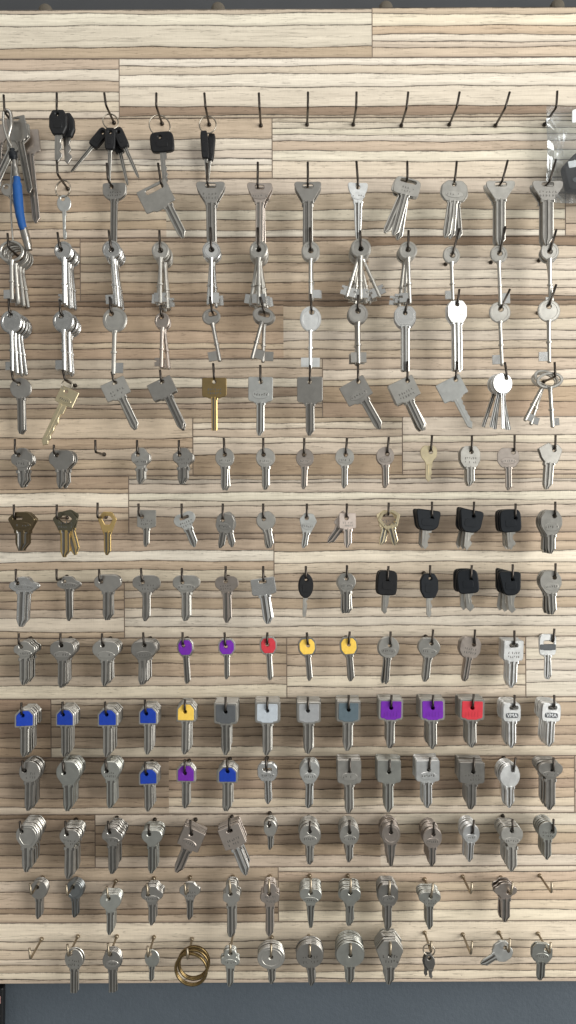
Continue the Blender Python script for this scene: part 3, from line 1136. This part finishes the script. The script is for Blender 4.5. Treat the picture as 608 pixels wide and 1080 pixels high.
FILM = bag_material()
bag = pillow('plastic_bag', 577, 652, 112, 214, 19, 15, FILM, crumple=1.5)
tag(bag, 'clear plastic bag holding a dark remote, hung on the last hook of the top row', 'bag')
m = MB()
m.plate(round_poly([(-6, 6), (40, 9), (40, -7), (-9, -7)], 2), (), .8, .2)
fold = link('folded_flap', m.mesh('folded_flap', [M['white']], U), bag)
fold.location = at(611, 121, 27)
fold.rotation_euler = (0, math.radians(-12), 0)
rem = MB()
rem.plate(round_poly([(-26, 2), (-13, 17), (4, 27), (34, 25), (36, -18), (2, -25), (-20, -22)], 2.5), (), 9, 3)
ro = link('remote_fob', rem.mesh('remote_fob', [M['blk']], U))
ro.location = at(618, 181, 19)
ro.rotation_euler = (0, math.radians(2), 0)
tag(ro, 'dark navy remote fob with a pale label inside the clear bag', 'remote')
m = MB()
m.plate(round_poly([(-9, 3.4), (9, 3.4), (9, -3.4), (-9, -3.4)], 1), (), .6, .15)
lb = link('paper_label', m.mesh('paper_label', [M['white']], U), ro)
lb.location = (-11 * U, -4.9 * U, 6 * U)
lb.rotation_euler = (0, math.radians(-12), 0)
for bx_, bz_, br_ in ((2, -9, 5), (16, -4, 5), (-12, -11, 3.4)):
    m = MB()
    m.plate(ellipse(bx_, bz_, br_, br_ * .8, 16), (), 1.6, .5, -4.6)
    link('button', m.mesh('button', [M['dgrey']], U), ro)

# ------------------------------------------------------------------ the board
TONE = [(0.265, 0.184, 0.125), (0.318, 0.229, 0.159), (0.372, 0.275, 0.194), (0.425, 0.32, 0.228), (0.478, 0.365, 0.263), (0.531, 0.418, 0.309), (0.583, 0.479, 0.367), (0.636, 0.54, 0.424), (0.688, 0.601, 0.482), (0.74, 0.662, 0.54)]
PLANKS = [
    (-40, 395, "9.5 13.5 26 49 61", "6984"), (395, 650, "8.5 15 27.5 36.5 44 50 61", "695976"),
    (-40, 128, "61 72 84 96 105 116 124", "585877"), (128, 650, "61 69 77.5 91 112 121 124", "979816"),
    (-40, 289, "124 146 157 167 173 180 188", "587985"), (289, 650, "124 128.5 135 142 149 159 170 188", "7898597"),
    (-40, 177, "188 204 222 232 241 250", "64756"), (177, 598, "188 204 221 232 242 250", "65858"), (598, 650, "188 205 219 236 250", "5354"),
    (-40, 86, "250 260 268 277 287 293 302 309 317", "46345343"), (86, 390, "250 254 268.5 277 286 297 309 317", "3565642"),
    (390, 650, "250 259 272 285 295 304 312 317", "0678760"),
    (-40, 300, "317 322 332 349 361 367 378", "134463"), (300, 650, "317 322 336 349 359 368.5 378", "057765"),
    (-40, 341, "378 388 398 408.5 418 425 430 440", "6582643"), (341, 650, "378 390 400 407 424 440", "68743"),
    (-40, 204, "440 461 472 484 494 501", "64655"), (204, 425, "440 445 452 460.5 467 479 501", "686873"), (425, 650, "440 459 467 477 487 496 501", "786765"),
    (-40, 136, "501 514 519 533 540 548 562", "359563"), (136, 650, "501 505 509 519 527 533 545 562", "5769763"),
    (-40, 289, "562 568 580 591 600 613", "34947"), (289, 650, "562 572 581 593 605 613", "45975"),
    (-40, 131, "613 622 632 641 650 665 672", "454685"), (131, 650, "613 622 630 641 650 660 672", "564787"),
    (-40, 302, "672 680 688 699 712 722 736", "545468"), (302, 554, "672 680 690 702 712 724 736", "545687"), (554, 650, "672 684 697 708 720 736", "78788"),
    (-40, 53, "736 748 762 776 787 798", "12132"), (53, 650, "736 742 755 766 776 787 798", "644347"),
    (-40, 177, "798 802 815 829 840 850 858", "133436"), (177, 605, "798 801 810 822 832 841 850 858", "4343578"), (605, 650, "798 815 835 858", "233"),
    (-40, 99, "858 863 875 888 900 914", "13434"), (99, 400, "858 870 879 890 902 914", "74346"), (400, 650, "858 870 879 890 902 914", "86457"),
    (-40, 292, "914 928 940 957 963 972", "56525"), (292, 650, "914 920 930 940 950 960 972", "856579"),
    (-40, 650, "972 992 1000 1010 1017 1024 1032 1036", "8767686"),
]
rb = random.Random(21)
verts, faces, tones, uvs = [], [], [], []
VCACHE = {}


def wavy(x, y, seed, amp):
    q = random.Random(int(seed * 1000) % 99991)
    a = [q.uniform(0, 6.3) for _ in range(4)]
    return amp * (.75 * math.sin(x * .021 + a[0]) + .5 * math.sin(x * .057 + a[1]) + .2 * math.sin(x * .14 + a[2]) + .07 * math.sin(x * .37 + a[3]))


for x0, x1, ys, tn in PLANKS:
    ys = [float(y) for y in ys.split()]
    hue = rb.uniform(-.035, .025)
    nx = int((x1 - x0) / 5) + 1
    seeds = [rb.uniform(0, 90) for _ in ys]
    for j in range(len(ys) - 1):
        tcol = TONE[int(tn[j])]
        v = rb.uniform(.94, 1.06)
        tcol = (tcol[0] * v * (1 + hue), tcol[1] * v, tcol[2] * v * (1 - hue + rb.uniform(-.04, .04)))
        a0 = 0 if j == 0 else .85
        a1 = 0 if j == len(ys) - 2 else .85
        o = len(verts)
        for i in range(nx + 1):
            x = x0 + (x1 - x0) * i / nx
            e0 = 0 if i in (0, nx) else a0
            yt = ys[j] + wavy(x, ys[j], seeds[j], a0)
            yb = ys[j + 1] + wavy(x, ys[j + 1], seeds[j + 1], a1)
            verts += [at(x, yt), at(x, yb)]
        for i in range(nx):
            b = o + 2 * i
            faces.append((b, b + 1, b + 3, b + 2))
            hgt = ys[j + 1] - ys[j]
            edge = 2.0 if False else 0
            # second map: how far from the plank's own ends
            tones.append(tcol)
            uvs.append(((0, hgt), (hgt, 0), (hgt, 0), (0, hgt)))
nf = len(faces)
# back and sides of the board, inset a hair behind the printed face
x0, x1, yt, yb, th = -40, 650, 9.2, 1036.2, 20
A = at(x0, yt); B = at(x1, yb)
o = len(verts)
verts += [Vector((x, y, z)) for x in (A.x, B.x) for y in (.0003, th * U) for z in (B.z, A.z)]
faces += [tuple(o + i for i in q) for q in ((0, 1, 3, 2), (4, 6, 7, 5), (0, 2, 6, 4), (1, 5, 7, 3), (2, 3, 7, 6), (0, 4, 5, 1))]
me = bpy.data.meshes.new('wooden_board')
me.from_pydata([tuple(v) for v in verts], [], faces)
ca = me.color_attributes.new('tone', 'FLOAT_COLOR', 'CORNER')
uv = me.uv_layers.new(name='band')
li = 0
for fi, p in enumerate(me.polygons):
    for q in range(p.loop_total):
        if fi < nf:
            ca.data[li].color = (*tones[fi], 1)
            uv.data[li].uv = uvs[fi][q]
        else:
            ca.data[li].color = (.30, .25, .2, 1)
            uv.data[li].uv = (9, 9)
        li += 1

wood, nt, p = new_mat('streaked_wood')
tc = node(nt, 'ShaderNodeTexCoord').outputs['Object']
px = node(nt, 'ShaderNodeVectorMath', operation='SCALE')
nt.links.new(tc, px.inputs[0])
px.inputs['Scale'].default_value = 1 / U
pv = px.outputs[0]
at_ = node(nt, 'ShaderNodeAttribute')
at_.attribute_name = 'tone'
col = at_.outputs['Color']
uvn = node(nt, 'ShaderNodeUVMap')
uvn.uv_map = 'band'
sep = node(nt, 'ShaderNodeSeparateXYZ')
nt.links.new(uvn.outputs[0], sep.inputs[0])
dt, db = sep.outputs[0], sep.outputs[1]
fine = noise(nt, mapping(nt, pv, (.03, 1, 1.15)), 1, 5, .7)
fine2 = noise(nt, mapping(nt, pv, (.012, 1, .33), (50, 0, 9)), 1, 3, .5)
blot = noise(nt, mapping(nt, pv, (.016, 1, .05), (7, 0, 3)), 1, 4, .6)
saw = noise(nt, mapping(nt, pv, (.8, 1, .12), (3, 0, 8)), 1, 3, .6)
speck = noise(nt, mapping(nt, pv, (.10, 1, .16), (31, 0, 5)), 1, 2, .5)
g = math_node(nt, 'MULTIPLY_ADD', fine, .50, .76)
g = math_node(nt, 'MULTIPLY', g, math_node(nt, 'MULTIPLY_ADD', fine2, .44, .78))
g = math_node(nt, 'MULTIPLY', g, math_node(nt, 'MULTIPLY_ADD', blot, .30, .86))
g = math_node(nt, 'MULTIPLY', g, math_node(nt, 'MULTIPLY_ADD', saw, .16, .92))
# dark line along the upper edge of each band, soft brown under it
wob = math_node(nt, 'MULTIPLY_ADD', speck, 1.7, -.55)
e1 = node(nt, 'ShaderNodeMapRange', interpolation_type='SMOOTHSTEP')
nt.links.new(math_node(nt, 'SUBTRACT', dt, wob), e1.inputs[0])
e1.inputs[1].default_value, e1.inputs[2].default_value = .0, 1.15
linek = node(nt, 'ShaderNodeMapRange')
nt.links.new(noise(nt, mapping(nt, pv, (.013, 1, .5), (11, 0, 77)), 1, 2, .5), linek.inputs[0])
linek.inputs[1].default_value, linek.inputs[2].default_value = .35, .65
linek.inputs[3].default_value, linek.inputs[4].default_value = .03, .30
nt.links.new(linek.outputs[0], e1.inputs[3])
e1.inputs[4].default_value = 1
e2 = node(nt, 'ShaderNodeMapRange', interpolation_type='SMOOTHSTEP')
nt.links.new(math_node(nt, 'SUBTRACT', db, math_node(nt, 'MULTIPLY', blot, 5.0)), e2.inputs[0])
e2.inputs[1].default_value, e2.inputs[2].default_value = -2.4, 1.0
e2.inputs[3].default_value, e2.inputs[4].default_value = .80, 1
g = math_node(nt, 'MULTIPLY', g, e1.outputs[0])
g = math_node(nt, 'MULTIPLY', g, e2.outputs[0])
# dry darker bundles of fibre
dk = node(nt, 'ShaderNodeMapRange', interpolation_type='SMOOTHSTEP')
nt.links.new(noise(nt, mapping(nt, pv, (.02, 1, .42), (90, 0, 40)), 1, 4, .6), dk.inputs[0])
dk.inputs[1].default_value, dk.inputs[2].default_value = .57, .72
dk.inputs[3].default_value, dk.inputs[4].default_value = 1, .72
g = math_node(nt, 'MULTIPLY', g, dk.outputs[0])
hair = noise(nt, mapping(nt, pv, (.009, 1, .23), (5, 0, 66)), 1, 3, .55)
hl = node(nt, 'ShaderNodeMapRange', interpolation_type='SMOOTHSTEP')
nt.links.new(math_node(nt, 'ABSOLUTE', math_node(nt, 'SUBTRACT', hair, .5)), hl.inputs[0])
hl.inputs[1].default_value, hl.inputs[2].default_value = .0005, .009
hl.inputs[3].default_value, hl.inputs[4].default_value = .66, 1
g = math_node(nt, 'MULTIPLY', g, hl.outputs[0])
# short upright fibres fringing the lines
fr = node(nt, 'ShaderNodeMapRange', interpolation_type='SMOOTHSTEP')
nt.links.new(math_node(nt, 'ADD', dt, math_node(nt, 'MULTIPLY', saw, 6.0)), fr.inputs[0])
fr.inputs[1].default_value, fr.inputs[2].default_value = 2.4, 5.4
fr.inputs[3].default_value, fr.inputs[4].default_value = .80, 1
g = math_node(nt, 'MULTIPLY', g, fr.outputs[0])
sc = node(nt, 'ShaderNodeVectorMath', operation='SCALE')
nt.links.new(col, sc.inputs[0])
nt.links.new(g, sc.inputs['Scale'])
warm = mix_col(nt, math_node(nt, 'MULTIPLY_ADD', g, -.55, .62, clamp=True), sc.outputs[0], (1.0, .92, .85), 'MULTIPLY')
nt.links.new(warm, p.inputs['Base Color'])
p.inputs['Roughness'].default_value = .62
p.inputs['Specular IOR Level'].default_value = .3
bpn = node(nt, 'ShaderNodeBump')
bpn.inputs['Strength'].default_value = .6
bpn.inputs['Distance'].default_value = .0009
nt.links.new(g, bpn.inputs['Height'])
nt.links.new(bpn.outputs[0], p.inputs['Normal'])
me.materials.append(wood)
me.update()
board = link('wooden_board', me)
board.rotation_euler.y = -.0045
tag(board, 'pale streaked wooden board of joined planks carrying rows of hooks', 'board')
# thin dark joints where planks butt
m = MB()
for i in range(0, len(PLANKS)):
    a, b, ys, tn = PLANKS[i]
    ys = [float(y) for y in ys.split()]
    if a > -40 and a not in (177, 390, 300, 400):
        P, Q = at(a, ys[0] + .6), at(a, ys[-1] - .4)
        m.box(P.x - .45 * U, P.x + .45 * U, -.00025, .0001, Q.z, P.z)
for yy in (61, 124, 188, 250, 317, 378, 501, 562, 613, 672, 736, 798, 858, 914, 972):
    P, Q = at(-39, yy - .5), at(649, yy + .5)
    m.box(P.x, Q.x, -.0003, .0001, P.z - .85 * U, P.z)
seam, snt, sp_ = new_mat('joint_dark')
sn = noise(snt, mapping(snt, node(snt, 'ShaderNodeTexCoord').outputs['Object'], (18, 1, 1)), 1, 4, .6)
ramp = mix_col(snt, sn, (.05, .036, .028), (.30, .23, .175))
snt.links.new(ramp, sp_.inputs['Base Color'])
sp_.inputs['Roughness'].default_value = .8
link('joint_grooves', m.mesh('joint_grooves', [seam]), board)
lug = plastic('brown_lug', (.10, .085, .065), .7)
for lx, ly in ((52, 13.5), (233, 12.5), (409, 12), (589, 11)):
    m = MB()
    c = at(lx, ly, -9)
    m.loft([[(c.x + r_ * U * math.sin(a * math.pi / 8), c.y + y * U, c.z + r_ * U * math.cos(a * math.pi / 8)) for a in range(16)]
            for r_, y in ((7.4, 9), (7.4, -5), (6.6, -7), (4.4, -8.4), (1.5, -9))], 0, False)
    link('mounting_lug', m.mesh('mounting_lug', [lug]), board)

# ------------------------------------------------------------------ wall behind
m = MB()
m.box(-1.6, 1.6, .021 + .012, .08, -1.3, .3)
wall, nt, p = new_mat('slate_paint')
tc = node(nt, 'ShaderNodeTexCoord').outputs['Object']
n1 = noise(nt, tc, 9, 5, .6)
n2 = noise(nt, tc, 260, 3, .6)
c = mix_col(nt, n1, (.068, .084, .102), (.10, .12, .142))
c = mix_col(nt, math_node(nt, 'MULTIPLY', n2, .35), c, (.035, .046, .06))
nt.links.new(c, p.inputs['Base Color'])
p.inputs['Roughness'].default_value = .55
bpn = node(nt, 'ShaderNodeBump')
bpn.inputs['Strength'].default_value = .3
bpn.inputs['Distance'].default_value = .002
nt.links.new(n2, bpn.inputs['Height'])
nt.links.new(bpn.outputs[0], p.inputs['Normal'])
w = link('wall', m.mesh('wall', [wall]))
tag(w, 'slate blue painted wall behind the wooden board', None, None, 'structure')

up_mat, unt, upp = new_mat('charcoal_wall')  # upper piece of wall, darker and greyer than the lower
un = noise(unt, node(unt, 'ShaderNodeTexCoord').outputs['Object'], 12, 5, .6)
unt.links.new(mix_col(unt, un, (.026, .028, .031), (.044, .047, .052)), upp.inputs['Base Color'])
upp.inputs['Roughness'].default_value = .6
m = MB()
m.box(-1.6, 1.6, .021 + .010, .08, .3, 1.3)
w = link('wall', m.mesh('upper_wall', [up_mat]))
tag(w, 'charcoal wall strip above the wooden board', None, None, 'structure')

# ------------------------------------------------------------------ packet at the lower corner
pk = MB()
pk.plate(round_poly([(-26, 42), (5, 42), (4, -60), (-26, -60)], 2), (), 9, 1.2)
po = link('black_packet', pk.mesh('black_packet', [M['blk']], U))
po.location = at(0, 1081, -14)
tag(po, 'black packet with pink and white print at the lower left corner', 'packet')
for nm, xx, zz, ww, hh, mt in (('pink_print', -1, 30, 7, 8, 'pinklab'), ('white_print', 0, 13, 3, 1.4, 'white'), ('white_print', -2, 6, 5, 1.6, 'white')):
    m = MB()
    m.plate([(xx - ww / 2, zz - hh / 2), (xx + ww / 2, zz - hh / 2), (xx + ww / 2, zz + hh / 2), (xx - ww / 2, zz + hh / 2)], (), .6, .1, -4.6)
    link(nm, m.mesh(nm, [M[mt]], U), po)

# ------------------------------------------------------------------ camera, light
cam = bpy.data.cameras.new('camera')
cam.sensor_fit = 'VERTICAL'
cam.sensor_height = 36
cam.lens = DIST / 1080 * 36
cam.shift_y = -(540 - VY) / 1080
cam.clip_start, cam.clip_end = .01, 50
co = link('camera', cam)
co.location = (0, -DIST * U, 0)
co.rotation_euler = (math.radians(90), 0, 0)
scene.camera = co


def area_lamp(name, loc, target, sx, sy, energy, color):
    l = bpy.data.lights.new(name, 'AREA')
    l.shape, l.size, l.size_y, l.energy, l.color = 'RECTANGLE', sx, sy, energy, color
    o = link(name, l)
    o.location = loc
    o.rotation_euler = (Vector(target) - Vector(loc)).to_track_quat('-Z', 'Y').to_euler()
    return o


area_lamp('window_light', (2.25, -1.8, .28), (0, 0, 0), 2.0, 2.2, 98, (.99, .985, .95))
area_lamp('overhead_fill', (-.2, -1.5, 2.4), (0, 0, .1), 1.8, 1.0, 15, (1.0, .97, .93))  # unseen fill lamp, added to soften the light from above
world = bpy.data.worlds.new('World')
scene.world = world
world.use_nodes = True
wn = world.node_tree
bg = wn.nodes['Background']
# a plain room: pale above, dim below, uneven patches of light and dark around
gen = node(wn, 'ShaderNodeTexCoord').outputs['Generated']
sepw = node(wn, 'ShaderNodeSeparateXYZ')
wn.links.new(gen, sepw.inputs[0])
patch = node(wn, 'ShaderNodeMapRange', interpolation_type='SMOOTHSTEP')
wn.links.new(noise(wn, gen, 3.2, 3, .5), patch.inputs[0])
patch.inputs[1].default_value, patch.inputs[2].default_value = .38, .62
patch.inputs[3].default_value, patch.inputs[4].default_value = .22, 1.75
rise = math_node(wn, 'MULTIPLY_ADD', sepw.outputs[2], .35, .95)
wn.links.new(math_node(wn, 'MULTIPLY', math_node(wn, 'MULTIPLY', rise, patch.outputs[0]), .37), bg.inputs[1])
bg.inputs[0].default_value = (.985, 1.0, .975, 1)
scene.view_settings.view_transform = 'Standard'
scene.view_settings.look = 'None'
scene.view_settings.exposure = .15
scene.view_settings.gamma = 1
scene.cycles.use_denoising = True
print('KEYS', COUNT, 'mass verts', len(MASS.v))
